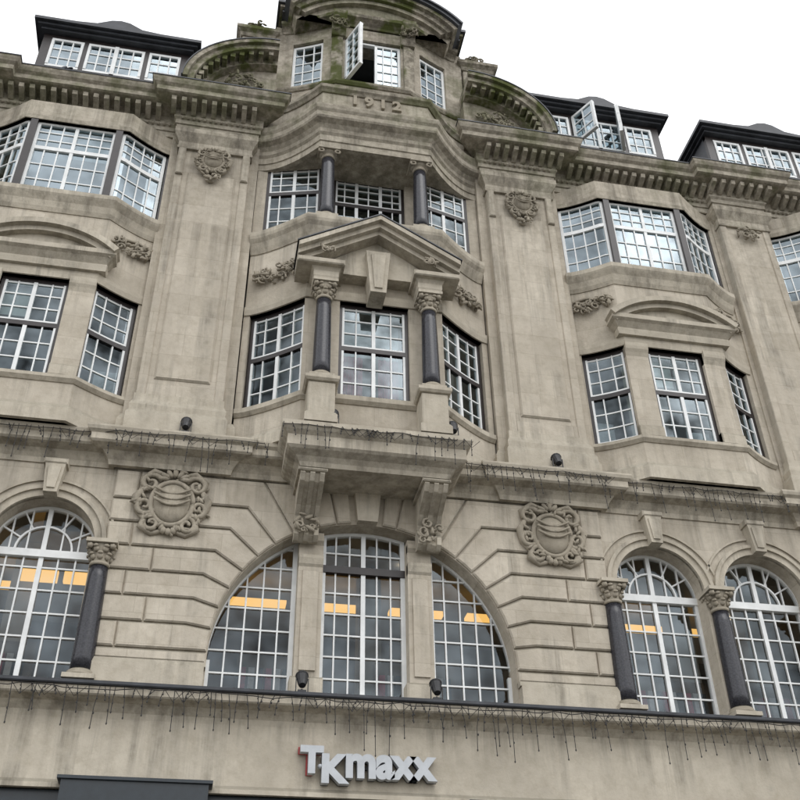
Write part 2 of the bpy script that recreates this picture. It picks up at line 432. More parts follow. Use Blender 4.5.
for c in BAYS:
    for s in (-.94,.94):
        x=c+s
        head=lambda t,x=x: ZS+math.sqrt(max(0,AR*AR-(t-x)**2))+.02
        region_window(x-AR-.02,x+AR+.02,6.78,head,.34,[x+t for t in (-.5,-.25,0,.25,.5)],[6.8+.36*i for i in range(1,6)],g1,thick=(x,),trans=(8.82,))
        ring(white,x,ZS,.40,.43,0,math.pi,.30,.345,16)
        for k in range(1,6):
            a=math.pi*k/6
            p0=(x+.42*math.cos(a),ZS+.42*math.sin(a)); p1=(x+.75*math.cos(a),ZS+.75*math.sin(a))
            d=(-math.sin(a)*.012,math.cos(a)*.012)
            extr_xz(white,[(p0[0]-d[0],p0[1]-d[1]),(p1[0]-d[0],p1[1]-d[1]),(p1[0]+d[0],p1[1]+d[1]),(p0[0]+d[0],p0[1]+d[1])],.305,.34)
        ring(trim,x,ZS,AR-.0,AR+.11,0,math.pi,-.05,.04,28)
        ring(trim,x,ZS,AR+.11,AR+.17,0,math.pi,-.09,.04,28)
        ring(trim,x,ZS,AR+.28,AR+.315,rad(8),rad(172),-.035,.02,28)
        extr_xz(trim,[(x-.10,ZS+AR-.01),(x+.10,ZS+AR-.01),(x+.15,10.12),(x-.15,10.12)],-.2,.02)
        extr_xz(trim,[(x-.06,ZS+AR+.05),(x+.06,ZS+AR+.05),(x+.10,10.06),(x-.10,10.06)],-.225,-.2)
        bbox(trim,x-.18,x+.18,-.22,.02,10.12,10.22,.02)
    for x in (c-1.84,c,c+1.84):
        column(x,-.06,6.74,8.86,.155)
        box(stone,x-.17,x+.17,.1,.42,6.72,8.86)

# ---------------------------------------------------------------- cartouches and carving
def spiral(cx,cz,r,turns,a0,dirn,y,n=18):
    return [(cx+r*(1-.82*i/n)*math.cos(a0+dirn*turns*2*math.pi*i/n), y-.03*i/n, cz+r*(1-.82*i/n)*math.sin(a0+dirn*turns*2*math.pi*i/n)) for i in range(n+1)]
def cartouche(cx,cz,w,h,y,rim=.05,seed=1):
    blob(carve,(cx,y-.02,cz-.02*h),(w*.27,.13,h*.33),None,3)
    el=[(cx+w*.30*math.cos(t),y-.04,cz-.02*h+h*.36*math.sin(t)) for t in [2*math.pi*i/28 for i in range(29)]]
    tube(carve,el,rim*.75)
    for s in (-1,1):
        for (dx,dz,r,a0,dr) in ((.33,.30,.17,math.pi*.9,-1),(.38,-.08,.15,math.pi*1.1,1),(.25,-.36,.14,math.pi*.5,-1)):
            p=spiral(s*dx*w+cx,cz+dz*h,r*w,1.3,a0 if s>0 else math.pi-a0,dr*s,y-.02)
            tube(carve,p,[rim*(.9-.5*i/len(p)) for i in range(len(p))])
        q=[(cx+s*w*a,y-.01-.04*math.sin(i*2.1),cz+h*b) for i,(a,b) in enumerate(((.12,.46),(.3,.5),(.45,.4),(.42,.22),(.52,.05),(.47,-.15),(.36,-.28),(.4,-.42),(.24,-.5),(.08,-.46)))]
        tube(carve,q,[rim*.6,rim*.9,rim,rim*.8,rim*1.1,rim,rim*.8,rim,rim*.9,rim*.6])
        for k in range(3):
            sw=[(cx+s*w*.26*(1-t)*1.0,y-.13-.015*k,cz+h*(.2-.10*k)-h*.1*math.sin(t*math.pi/2)) for t in (0,.25,.5,.75,1)]
            tube(carve,sw,rim*.4)
    rd=random.Random(seed)
    for i in range(54):
        a=rd.uniform(0,2*math.pi); r=rd.uniform(.38,.54)
        blob(carve,(cx+w*r*math.cos(a),y-rd.uniform(0,.07),cz+h*r*math.sin(a)),(rim*.5,rim*.7,rim*1.3),Matrix.Rotation(a+rd.uniform(-1,1),3,'Y'),1)
    for i in range(7):
        a=math.pi*(i/6); blob(carve,(cx+w*.16*math.cos(a),y-.06,cz+h*.38+h*.1*math.sin(a)),(w*.045,.05,h*.09),Matrix.Rotation(-(a-math.pi/2),3,'Y'),1)
    for i in range(5):
        a=math.pi+math.pi*(i/4); blob(carve,(cx+w*.10*math.cos(a),y-.04,cz-h*.42+h*.06*math.sin(a)),(w*.05,.05,h*.07),None,1)
for s in (-1,1): cartouche(s*3.07,9.64,1.06,1.06,-.09,.058,3+s)

def foliage(cx,cz,w,h,yf,n=46,bend=0,seed=1,depth=.1):
    rd=random.Random(seed)
    for i in range(n):
        t=rd.uniform(-1,1); u=rd.uniform(-1,1)*math.sqrt(max(0,1-t*t*.75))
        x=cx+t*w/2; z=cz+u*h/2+bend*t*t
        a=rd.uniform(0,math.pi*2); r=rd.uniform(.03,.075)
        y=yf(x)-rd.uniform(.0,depth)
        rot=Matrix.Rotation(a,3,'Y')@Matrix.Rotation(rd.uniform(-.5,.5),3,'X')
        if i%3==0: tube(carve,spiral(x,z,r*1.4,1.1,a,rd.choice((-1,1)),y,9),[r*.32]*10,5)
        else: blob(carve,(x,y,z),(r*.55,r*.6,r*1.5),rot,1)

# ---------------------------------------------------------------- BELT + BALCONY
beltP=[(-END,0),(-9.0,0),(-9.0,-.1),(-7.66,-.1),(-7.66,0),(-4.08,0),(-4.08,-.12),(-2.25,-.12),(-2.25,-.06),(-1.30,-.06)]
beltP2=[(-x,y) for x,y in reversed(beltP)]
bprof=[(-.05,10.22),(.03,10.22),(.05,10.3),(.09,10.36),(.14,10.42),(.30,10.46),(.33,10.49),(.33,10.60),(.38,10.64),(.40,10.69),(.40,10.72),(-.05,10.78)]
for p in (beltP,beltP2): sweep(trim,p,bprof)
balc=[(-1.24,.0),(-1.24,-.92),(1.24,-.92),(1.24,.0)]
sweep(trim,balc,[(-.4,10.06),(-.06,10.06),(-.03,10.13),(.03,10.20),(.14,10.26),(.18,10.3),(.18,10.48),(.24,10.54),(.28,10.6),(.28,10.68),(-.4,10.72)])
box(trim,-1.0,1.0,-.75,.1,10.10,10.70)
for s in (-1,1):
    x=s*.98
    S=[(0,9.3),(-.12,9.28),(-.22,9.36),(-.24,9.5),(-.16,9.62),(-.2,9.75),(-.34,9.9),(-.55,10.02),(-.76,10.12),(-.84,10.24),(-.8,10.34),(0,10.36)]
    S=[(y,10.07-(10.36-z)*.84) for y,z in S]
    for i in range(5):
        x0=x-.19+i*.076; g=.0 if i%2==0 else .035
        extr_yz(trim,[(y+g if y<-.02 else y,z) for y,z in S],x0+.001,x0+.075)
    bbox(trim,x-.23,x+.23,-.87,.0,10.0,10.055,.02)
    foliage(x,9.4,.36,.33,lambda q:-.24,18,0,int(5+s),.05)

# ---------------------------------------------------------------- side bays
def sidebay(c,seed):
    def path(x0,x1,n=1): return [(c+a,y) for a,y in pth(fS,x0,x1,n)]
    full=path(-1.78,-.98,8)+path(.98,1.78,8)
    wall(stone,full,10.70,11.5,.4)
    sweep(trim,full,[(-.1,10.70),(.07,10.70),(.07,10.95),(.02,11.03),(-.1,11.03)])
    sweep(trim,full,[(-.14,11.46),(.02,11.46),(.07,11.52),(.07,11.58),(-.14,11.6)])
    for s in (-1,1):
        a,b_=(.56,1.0)
        p=path(min(s*a,s*b_),max(s*a,s*b_),2)
        wall(stone,p,11.58,13.72,.35)
        sweep(trim,p,[(-.1,11.6),(.05,11.6),(.05,11.78),(.01,11.84),(-.1,11.84)])
        sweep(trim,p,[(-.1,13.42),(.0,13.42),(.03,13.5),(.06,13.56),(.07,13.62),(.07,13.7),(-.1,13.7)])
        wall(stone,path(min(s*1.70,s*1.79),max(s*1.70,s*1.79),1),11.58,13.72,.3)
        win(path(min(s*1.0,s*1.70),max(s*1.0,s*1.70),6),11.6,13.66,3,lin(11.65,12.62,3)+lin(12.75,13.6,3),.12,'b',(12.68,))
    win(path(-.56,.56,1),11.6,13.66,4,lin(11.65,12.62,3)+lin(12.75,13.6,3),.12,'b',(12.68,),thickv=(2,))
    wall(stone,full,13.66,15.6,.45)
    sweep(trim,full,[(-.1,13.66),(.03,13.66),(.05,13.76),(.05,13.84),(-.1,13.84)])
    sweep(trim,full,[(-.1,15.22),(.02,15.22),(.06,15.3),(.1,15.42),(.16,15.52),(.18,15.56),(.18,15.66),(-.14,15.70)])
    yb=fS(0)
    hood=[(c-1.12,yb+.06),(c-1.12,yb-.12),(c+1.12,yb-.12),(c+1.12,yb+.06)]
    sweep(trim,hood,[(-.1,13.84),(.0,13.84),(.02,13.95),(.0,14.0),(.08,14.1),(.14,14.14),(.14,14.24),(-.1,14.26)])
    w=1.26; h=.5; Rr=(w*w+h*h)/(2*h); zc=14.2+h-Rr; a0=math.asin(w/Rr)
    ring(trim,c,zc,Rr-.15,Rr-.05,math.pi/2-a0,math.pi/2+a0,yb-.22,yb+.02,22)
    ring(trim,c,zc,Rr-.05,Rr+.06,math.pi/2-a0,math.pi/2+a0,yb-.32,yb+.02,22)
    extr_xz(trim,[(c-w+.1,14.24)]+[(c+q,zc+math.sqrt((Rr-.14)**2-q*q)) for q in [(-w+.12)+(2*w-.24)*i/12 for i in range(13)]]+[(c+w-.1,14.24)],yb-.1,yb+.02)
    for s in (-1,1):
        foliage(c+s*1.45,14.78,.66,.32,lambda q:fS(q-c)-.03,48,.05,seed+s)
        tube(carve,[(c+s*t,fS(t)-.04,z) for t,z in ((1.15,14.7),(1.3,14.95),(1.5,15.02),(1.72,14.95))],.03)
    z0,z1=15.68,17.72
    rows=lin(z0+.05,16.95,3)+lin(17.0,z1-.05,3)
    win(path(-.74,.74,1),z0,z1,6,rows,.1,'w',(16.98,),thickv=(3,),gl=g3)
    for s in (-1,1):
        p=path(min(s*.86,s*1.72),max(s*.86,s*1.72),10)
        win(p,z0,z1,4,rows,.1,'w',(16.98,),gl=g3)
        post(black,c+s*.80,fS(.8)+.07,1,0,.13,.16,z0,z1)
        post(black,c+s*1.745,fS(1.745)+.1,1,0,.05,.12,z0,z1)
    sweep(black,full,[(-.06,z0-.03),(-.03,z0-.03),(-.03,z0+.05),(-.06,z0+.05)])
    wall(stone,full,17.7,18.25,.5)
    sweep(trim,full,[(-.1,17.7),(.02,17.7),(.03,17.8),(-.1,17.8)])
    for s in (-1,1):
        box(stone,c+min(s*1.76,s*2.05),c+max(s*1.76,s*2.05),.0,.4,11.06,18.25)
    rd=random.Random(seed*3)
    for (xa,xb) in ((-.68,-.02),(.02,.68)):
        if rd.random()<.6: box(blind,c+xa,c+xb,fS(0)+.26,fS(0)+.27,z1-rd.uniform(.3,1.1),z1)
    if rd.random()<.7: box(blind,c-.5,c-.02,fS(0)+.26,fS(0)+.27,12.95,13.6)
    if rd.random()<.8: box(net,c+.05,c+.5,fS(0)+.3,fS(0)+.31,11.6,12.0)
    for s in (-1,1):
        if rd.random()<.6: box(net,c+s*1.35-.2,c+s*1.35+.2,.25,.26,11.6,12.3)
for i,c in enumerate(BAYS): sidebay(c,11+i*7)

# ---------------------------------------------------------------- PILASTERS
for (xc,hw,big) in PILS:
    z0,z1=10.7,18.2
    if big:
        box(stone,xc-hw,xc+hw,-.1,.4,z0,z1); hm=hw-.17; y=-.26
    else:
        box(stone,xc-hw-.02,xc+hw+.02,-.04,.4,z0,z1); hm=hw-.06; y=-.22
    box(stone,xc-hm,xc+hm,y+.03,-.02,z0,z1)
    m=.15
    bbox(stone,xc-hm,xc-hm+m,y,y+.03,11.55,17.95,.012); bbox(stone,xc+hm-m,xc+hm,y,y+.03,11.55,17.95,.012)
    bbox(stone,xc-hm+m,xc+hm-m,y+.001,y+.03,11.55,11.8,.012)
    if big: bbox(stone,xc-hm+m+.1,xc+hm-m-.1,y-.01,y+.04,11.9,17.0,.03)
    pb=[(xc-hm,.0),(xc-hm,y),(xc+hm,y),(xc+hm,.0)]
    sweep(trim,pb,[(-.05,10.7),(.1,10.7),(.1,11.12),(.06,11.2),(.07,11.3),(.02,11.42),(.02,11.55),(-.05,11.55)])
    if big:
        pb2=[(xc-hw,.2),(xc-hw,-.1),(xc+hw,-.1),(xc+hw,.2)]
        sweep(trim,pb2,[(-.05,10.7),(.07,10.7),(.07,11.1),(.02,11.22),(-.05,11.22)])
    sweep(trim,pb,[(-.05,17.66),(.03,17.66),(.04,17.7),(.02,17.74),(.02,17.86),(.06,17.94),(.1,18.02),(.12,18.06),(.12,18.18),(-.05,18.18)])
    if big:
        cartouche(xc,17.30,.66,.64,y-.07,.038,int(xc*7))
        foliage(xc,16.9,.34,.34,lambda q:y-.03,18,0,int(xc*5))
        for s in (-1,1): bbox(trim,xc+s*(hm-.08)-.07,xc+s*(hm-.08)+.07,y-.05,y,16.9,17.66,.02)
    else: foliage(xc,17.45,.5,.35,lambda q:y-.03,24,0,int(xc*5))

# ---------------------------------------------------------------- CENTRE BAY second floor
fullC=pathC(fC,2.26,1.22,9)
wall(stone,fullC,10.7,11.5,.45)
sweep(trim,fullC,[(-.1,10.7),(.06,10.7),(.06,10.9),(.02,10.98),(-.1,10.98)])
sweep(trim,fullC,[(-.14,11.42),(.02,11.42),(.07,11.48),(.07,11.57),(-.14,11.6)])
for s in (-1,1):
    x=lambda a,b_: (min(s*a,s*b_),max(s*a,s*b_))
    a,b_=x(.62,1.24); wall(stone,pth(fC,a,b_,2),11.56,13.75,.35)
    a,b_=x(2.16,2.27); wall(stone,pth(fC,a,b_,1),11.56,13.75,.3)
    a,b_=x(1.24,2.16); win(pth(fC,a,b_,8),11.58,13.68,4,lin(11.63,12.6,3)+lin(12.75,13.62,3),.12,'b',(12.68,),thickv=(2,))
    bbox(trim,s*.93-.22,s*.93+.22,-1.17,-.6,10.7,11.5,.02)
    sweep(trim,[(s*.93-.22,-.72),(s*.93-.22,-1.17),(s*.93+.22,-1.17),(s*.93+.22,-.72)],[(-.05,10.7),(.04,10.7),(.04,10.84),(.005,10.9),(-.05,10.9)])
    sweep(trim,[(s*.93-.22,-.72),(s*.93-.22,-1.17),(s*.93+.22,-1.17),(s*.93+.22,-.72)],[(-.05,11.48),(.03,11.5),(.06,11.54),(.06,11.6),(-.05,11.62)])
    column(s*.93,-.96,11.62,13.78,.15)
    sweep(trim,[(s*.93-.2,-.72),(s*.93-.2,-1.14),(s*.93+.2,-1.14),(s*.93+.2,-.72)],[(-.05,13.78),(.0,13.78),(.02,13.84),(.02,13.95),(.06,14.02),(-.05,14.02)])
    box(trim,s*.93-.2,s*.93+.2,-1.135,-.7,13.785,14.04)
win(pth(fC,-.62,.62,1),11.58,13.68,4,lin(11.63,12.6,3)+lin(12.75,13.62,3),.12,'b',(12.68,),thickv=(2,))
box(net,-.5,.5,-.34,-.33,12.75,13.6)
for i in range(22):
    x0=-.5+i*1.0/22
    if 7<i<14 : continue
    extr_xz(curt,[(x0,11.6),(x0+.04,11.6),(x0+.04,12.75),(x0,12.75)],-.34+.02*(i%2),-.31+.02*(i%2))
wall(stone,fullC,13.68,15.62,.5)
sweep(trim,fullC,[(-.1,13.68),(.03,13.68),(.05,13.78),(.05,13.86),(-.1,13.86)])
sweep(trim,fullC,[(-.1,15.2),(.02,15.2),(.06,15.3),(.1,15.42),(.15,15.5),(.17,15.56),(.17,15.66),(-.14,15.72)])
HW=1.45
for s in (-1,1):
    def rake(o0,o1,y0,y1,b=trim): extr_xz(b,[(s*HW,14.05+o0),(0,14.95+o0),(0,14.95+o1),(s*HW,14.05+o1)],y0,y1)
    rake(0,.1,-1.22,-.7); rake(.1,.2,-1.32,-.7); rake(.2,.30,-1.42,-.7)
    xr=(min(s*.62,s*HW),max(s*.62,s*HW))
    bbox(trim,xr[0],xr[1],-1.3,-.7,14.02,14.14,.02)
extr_xz(trim,[(-HW+.2,14.1),(HW-.2,14.1),(0,15.0)],-.98,-.7)
extr_xz(lead,[(-HW-.03,14.35),(0,15.26),(HW+.03,14.35),(HW+.03,14.375),(0,15.29),(-HW-.03,14.375)],-1.435,-.66)
extr_xz(trim,[(-.14,13.62),(.14,13.62),(.22,14.6),(-.22,14.6)],-1.14,-.7)
extr_xz(trim,[(-.07,13.7),(.07,13.7),(.13,14.5),(-.13,14.5)],-1.17,-1.14)
for s in (-1,1):
    foliage(s*1.72,14.5,.84,.38,lambda q:fC(q)-.04,70,.0,31+s,.13)
    foliage(s*.93,14.35,.2,.12,lambda q:-1.3,8,0,31+s,.03)

# ---------------------------------------------------------------- CENTRE third floor (loggia)
box(stone,-1.1,1.1,-.7,.4,15.3,15.64)
for s in (-1,1):
    x=lambda a,b_: (min(s*a,s*b_),max(s*a,s*b_))
    a,b_=x(.74,.99); wall(stone,[(a,-.1),(b_,-.1)],15.6,17.78,.3)
    a,b_=x(2.08,2.28); wall(stone,[(a,-.0),(b_,-.0)],15.6,17.78,.3)
    a,b_=x(1.0,2.08); win(pth(fC3,a,b_,6),15.78,17.7,4,lin(15.83,16.9,3)+lin(17.0,17.65,3),.05,'b',(16.95,),thickv=(2,))
    wall(stone,pth(fC3,a,b_,6),15.6,15.78,.2)
    column(s*.93,-.68,15.66,17.62,.15,.2,.14,False)
    for t in (-1,1): tube(caps,spiral(s*.93+t*.15,17.5,.07,1.2,math.pi/2,-t,-.85,12),.022,6)
win([(-.74,-.02),(.74,-.02)],15.78,17.7,6,lin(15.83,16.9,3)+lin(17.0,17.65,3),.05,'b',(16.95,),thickv=(2,4))
wall(stone,[(-.74,-.02),(.74,-.02)],15.6,15.78,.3)

eP=pathC(fE,2.32,1.12,12)
extr_plan(trim,[(x,y+.02) for x,y in eP]+[(2.3,.3),(-2.3,.3)],17.64,18.3)
sweep(trim,eP,[(-.1,17.62),(.0,17.62),(.0,17.78),(.025,17.79),(.025,17.95),(.07,18.0),(-.1,18.0)])
sweep(trim,eP,[(-.3,18.0),(.04,18.0),(.06,18.12),(.12,18.2),(.22,18.26),(.24,18.3),(.24,18.42),(.28,18.48),(.30,18.56),(.30,18.6),(-.3,18.64)])
sweep(stone,eP,[(-.3,18.62),(.03,18.62),(.03,18.68),(-.0,18.72),(-.0,19.34),(-.3,19.34)])
sweep(trim,eP,[(-.3,19.33),(.03,19.33),(.06,19.38),(.10,19.42),(.11,19.5),(-.3,19.55)])
extr_plan(lead,[(x,y+.1) for x,y in eP]+[(2.3,.5),(-2.3,.5)],19.36,19.52)
box(stone,-2.3,2.3,.32,.8,17.8,19.48)
def text(name,body,size,loc,ext,mat,parent,bold=.0,shear=0,sx=1.0):
    cu=bpy.data.curves.new(name,'FONT'); cu.body=body; cu.size=size; cu.extrude=ext; cu.offset=bold; cu.shear=shear
    cu.align_x='CENTER'; cu.materials.append(mat)
    ob=bpy.data.objects.new(name,cu); col.objects.link(ob); ob.location=loc; ob.rotation_euler=(rad(90),0,0); ob.scale=(sx,1,1); ob.parent=parent; return ob
text("date_numerals","1 9 1 2",.38,(CX,-.89,19.04),.03,CARVE,root,.016)

# ---------------------------------------------------------------- ATTIC pavilion
aP=pathC(fA,2.05,.82,9)
wall(stone,aP,19.4,20.3,.5)
sweep(trim,aP,[(-.12,20.18),(.03,20.18),(.07,20.24),(.07,20.3),(-.12,20.32)])
for s in (-1,1):
    x=lambda a,b_: (min(s*a,s*b_),max(s*a,s*b_))
    a,b_=x(.64,1.12); wall(stone,pth(fA,a,b_,3),20.28,22.0,.35)
    a,b_=x(.70,.92); wall(trim,pth(fA,a,b_,2),20.3,22.0,.1,.06)
    a,b_=x(1.78,2.06); wall(stone,pth(fA,a,b_,2),20.28,22.0,.35)
    a,b_=x(1.12,1.78); win(pth(fA,a,b_,6),20.3,21.92,3,lin(20.35,21.9,5),.1,'w',(),gl=g3)
    foliage(s*.8,22.2,.36,.46,lambda q:-.66,40,0,61+s,.16)
    S=[(-.5,21.85),(-.6,21.85),(-.66,21.95),(-.66,22.1),(-.78,22.25),(-.84,22.36),(-.84,22.48),(-.5,22.48)]
    extr_yz(trim,S,s*.8-.16,s*.8+.16)
win([(.05,-.5),(.64,-.5)],20.3,21.92,3,lin(20.35,21.9,5),.1,'w',(),gl=g3)
box(white,-.64,-.58,-.44,-.36,20.3,21.92); box(white,-.58,.05,-.44,-.36,21.86,21.92); box(white,-.58,.05,-.44,-.36,20.3,20.36)
win([(-.60,-.48),(-.35,-1.0)],20.36,21.86,2,lin(20.4,21.85,5),.0,'w',(),gl=g3)
wall(stone,aP,21.95,22.45,.5)
extr_plan(intd,[(x,y+.2) for x,y in aP]+[(1.9,2.5),(-1.9,2.5)],22.0,22.4)
extr_plan(trim,[(x,y+.05) for x,y in aP]+[(2.0,.4),(-2.0,.4)],22.4,22.75)
sweep(trim,aP,[(-.3,22.36),(.03,22.36),(.05,22.42),(.12,22.48),(.2,22.52),(.22,22.6),(-.3,22.64)])
w=2.02;h=1.05;RR=(w*w+h*h)/(2*h);zc=22.6+h-RR;a0=math.asin(w/RR)
ring(stone,0,zc,RR-.42,RR-.30,math.pi/2-a0*.93,math.pi/2+a0*.93,-.62,.5,30)
ring(trim,0,zc,RR-.30,RR-.18,math.pi/2-a0*.97,math.pi/2+a0*.97,-.70,.5,30)
ring(trim,0,zc,RR-.18,RR-.08,math.pi/2-a0,math.pi/2+a0,-.80,.5,30)
ring(lead,0,zc,RR-.08,RR+.0,math.pi/2-a0,math.pi/2+a0,-.88,.7,30)
ring(lead,0,zc,RR+.0,RR+.05,math.pi/2-a0,math.pi/2+a0,-.93,.7,30)
extr_xz(stone,[(-w+.12,22.6)]+[(q,zc+math.sqrt((RR-.36)**2-q*q)) for q in [(-w+.25)+(2*w-.5)*i/16 for i in range(17)]]+[(w-.12,22.6)],-.5,.5)
for s in (-1,1):
    for k,(e,z) in enumerate(((0,22.62),(.06,22.72),(.12,22.82))):
        a,b_=(min(s*1.7,s*(2.1+e)),max(s*1.7,s*(2.1+e)))
        box(lead if k!=1 else trim,a,b_,-.45-.06*k,.45,z,z+.085)
    box(stone,min(s*1.9,s*2.2),max(s*1.9,s*2.2),-.02,.6,19.45,22.62)
    a,b_=(min(s*2.25,s*2.95),max(s*2.25,s*2.95))
    bbox(stone,a,b_,.0,.8,19.4,22.25,.02)
    sweep(trim,[(a,.6),(a,.0),(b_,.0),(b_,.6)],[(-.05,22.1),(.03,22.1),(.06,22.2),(.14,22.27),(.14,22.37),(-.05,22.4)])
    foliage(s*2.6,22.55,.5,.32,lambda q:.15,44,-.1,71+s,.2)
    lathe(caps,s*2.6,.3,[(.1,22.38),(.2,22.44),(.24,22.55),(.16,22.7),(.08,22.78),(.1,22.84),(.02,22.9)],14)

for s in (-1,1):
    cx,cz=s*2.1,19.2
    def earc(rx,rz,t): return (cx+s*rx*math.cos(t),cz+rz*math.sin(t))
    def band(rx0,rz0,rx1,rz1,y0,y1,t0=.02,t1=math.pi*.5,b=trim,n=16):
        v=[];f=[]
        for i in range(n+1):
            t=t0+(t1-t0)*i/n; p=earc(rx0,rz0,t);q=earc(rx1,rz1,t)
            v+=[(p[0]+CX,y0,p[1]),(q[0]+CX,y0,q[1]),(q[0]+CX,y1,q[1]),(p[0]+CX,y1,p[1])]
        for i in range(n):
            for j in range(4): f.append((4*i+j,4*i+(j+1)%4,4*i+4+(j+1)%4,4*i+4+j))
        f+=[(0,1,2,3),(4*n,4*n+1,4*n+2,4*n+3)]; b.add(v,f)
    band(1.55,1.3,1.68,1.45,-.5,.3); band(1.68,1.45,1.80,1.58,-.78,.3); band(1.80,1.58,1.9,1.68,-.86,.3); band(1.9,1.68,1.925,1.705,-.88,.3,b=lead)
    extr_xz(stone,[(cx,cz-.05)]+[earc(1.6,1.35,math.pi*.5*i/12) for i in range(13)],-.3,.3)
    for i in range(11):
        t=.12+i*.135; p=earc(1.60,1.36,t); box(trim,p[0]-.05,p[0]+.05,-.72,-.5,p[1]-.02,p[1]+.10)
    foliage(s*2.75,19.85,.8,.6,lambda q:-.34,44,0,91+s,.12)

# ---------------------------------------------------------------- MAIN CORNICE (sides)
for s in (-1,1):
    pts=[(2.28,-.1),(2.34,-.1),(2.34,-.3),(4.0,-.3),(4.0,-.06),(7.7,-.06),(7.7,-.24),(8.94,-.24),(8.94,-.06),(12.45,-.06),(12.45,-.24),(END,-.24)]
    if s<0: pts=[(-x,y) for x,y in reversed(pts)]
    sweep(trim,pts,[(-.3,18.2),(.0,18.2),(.0,18.34),(.03,18.35),(.03,18.46),(.07,18.5),(.07,18.72),(.15,18.75),(-.3,18.75)])
    sweep(trim,pts,[(-.3,18.75),(.16,18.755),(.42,18.78),(.46,18.8),(.46,18.92),(.52,18.97),(.55,19.04),(.56,19.1),(-.3,19.2)])
    sweep(lead,pts,[(-.3,19.2),(.575,19.1),(.575,19.125),(-.3,19.23)])
    for (xa,xb,y) in ((2.38,4.2,-.3),(4.3,7.6,-.06),(7.55,9.1,-.24),(9.2,12.4,-.06),(12.45,13.9,-.24)):
        n=int((xb-xa)/.2)
        for i in range(n):
            x=s*(xa+(i+.5)*(xb-xa)/n)
            extr_yz(trim,[(y-.06,18.56),(y-.1,18.55),(y-.36,18.66),(y-.38,18.75),(y-.06,18.75)],x-.048,x+.048)
    for (xa,xb,y) in ((4.1,7.6,-.06),(9.0,12.4,-.06),(2.4,3.95,-.3)):
        n=int((xb-xa)/.11)
        for i in range(n):
            x=s*(xa+(i+.5)*(xb-xa)/n); blob(carve,(x,y-.065,18.49),(.035,.03,.05),None,1)
    box(stone,min(s*2.3,s*END),max(s*2.3,s*END),-.02,.6,18.2,19.15)
    box(stone,min(s*4.0,s*END),max(s*4.0,s*END),.15,.5,19.2,19.9)

# ---------------------------------------------------------------- ROOF + DORMERS
extr_yz(slate,[(.5,19.6),(1.75,21.9),(5.5,22.1),(5.5,18.5),(.5,18.5)],-END,END)
def dormer(c,opened=False):
    x0,x1=c-1.62,c+1.62; y=.62; D=-.22
    box(lead,x0,x1,y+.5,3.2,20.0,22.1+D)
    box(lead,x0,x0+.1,y+.08,y+.5,20.0,22.1+D); box(lead,x1-.1,x1,y+.08,y+.5,20.0,22.1+D)
    for (a,b_) in ((x0,c-1.42),(c-.72,c-.62),(c+.62,c+.72),(c+1.42,x1)): box(black,a,b_,y-.02,y+.079,20.3,22.1+D)
    box(black,x0,x1,y-.022,y+.078,20.1,20.98+D)
    box(black,x0,x1,y-.024,y+.077,21.98+D,22.12+D)
    for i,(a,b_,nv) in enumerate(((c-1.42,c-.72,3),(c-.62,c+.62,5),(c+.72,c+1.42,3))):
        win([(a,y),(b_,y)],20.98+D,21.98+D,nv,lin(21.0+D,21.95+D,3),.0,'w',(),bar=.03,gl=g3)
        if nv==5: post(white,(a+b_)/2,y,1,0,.09,.1,20.98+D,21.98+D)
    if opened:
        win([(c-.62,y-.05),(c-.3,y-.62)],21.0+D,21.98+D,2,lin(21.0+D,21.95+D,3),.0,'w',(),bar=.03,gl=g3)
        win([(c+.3,y-.62),(c+.60,y-.05)],21.0+D,21.98+D,2,lin(21.0+D,21.95+D,3),.0,'w',(),bar=.03,gl=g3)
    for k,(e,z,t) in enumerate(((.06,22.1,.07),(.14,22.17,.07),(.22,22.24,.09))):
        box(lead,x0-e,x1+e,y-.1-e,3.2,z+D,z+t+D-.001)
    extr_xz(lead,[(c-1.2,22.33+D),(c-.5,22.40+D),(c-.2,22.58+D),(c,22.62+D),(c+.2,22.58+D),(c+.5,22.40+D),(c+1.2,22.33+D)],y-.3,2.8)
for i,c in enumerate((-11.0,-5.70,5.74,10.25)): dormer(c,c==5.74)

# ---------------------------------------------------------------- INTERIORS
def slab(b,z0,z1,y0,y1=6): box(b,-END+.1,END-.1,y0,y1,z0,z1)
slab(ceil,10.2,10.54,.42); slab(ceil,6.35,6.7,.42)
box(intw,-END+.1,END-.1,6,6.2,6.7,10.2)
slab(ceil,14.0,15.4,.5); box(intd,-END+.1,END-.1,3.5,3.7,11.0,14.0)
slab(ceil,18.0,18.4,.5); box(intd,-END+.1,END-.1,3.4,3.6,15.4,18.0)
slab(ceil,10.6,11.2,.42)
for c in BAYS+[0]: 
    for x in (c-2.4,c+2.4):
        box(intd,x-.05,x+.05,.45,3.6,11.2,14.0); box(intd,x-.05,x+.05,.45,3.5,15.4,18.0)
box(intd,-2.0,2.0,2.6,2.7,19.5,22.4)
for s in (-1,1): box(stone,s*END-.2,s*END+.2,.41,10,0,19.6)
box(stone,-END,END,9.8,10.1,0,19.6)
rd=random.Random(9)
for x in [-9+1.5*i for i in range(15)]:
    q=.75 if x<-3 else .42
    if rd.random()<q: box(lamp,x-.6,x+.6,1.50,1.62,9.98,10.02)
    if rd.random()<q: box(lamp,x-.5,x+.55,3.3,3.55,9.7,9.76)
    if rd.random()<q: box(lamp,x-.3,x+.45,5.85,5.9,8.2,8.5)
    box(ceil,x-.65,x+.65,1.35,1.46,9.8,10.19)
    xx=x+rd.uniform(-.6,.6); yy=rd.uniform(.9,3.5); lathe(lamp2,xx,yy,[(.035,10.12),(.035,10.17)],8)
    if rd.random()<.6: box(ceil,x+.3,x+.7,2.6,3.0,6.7,10.19)
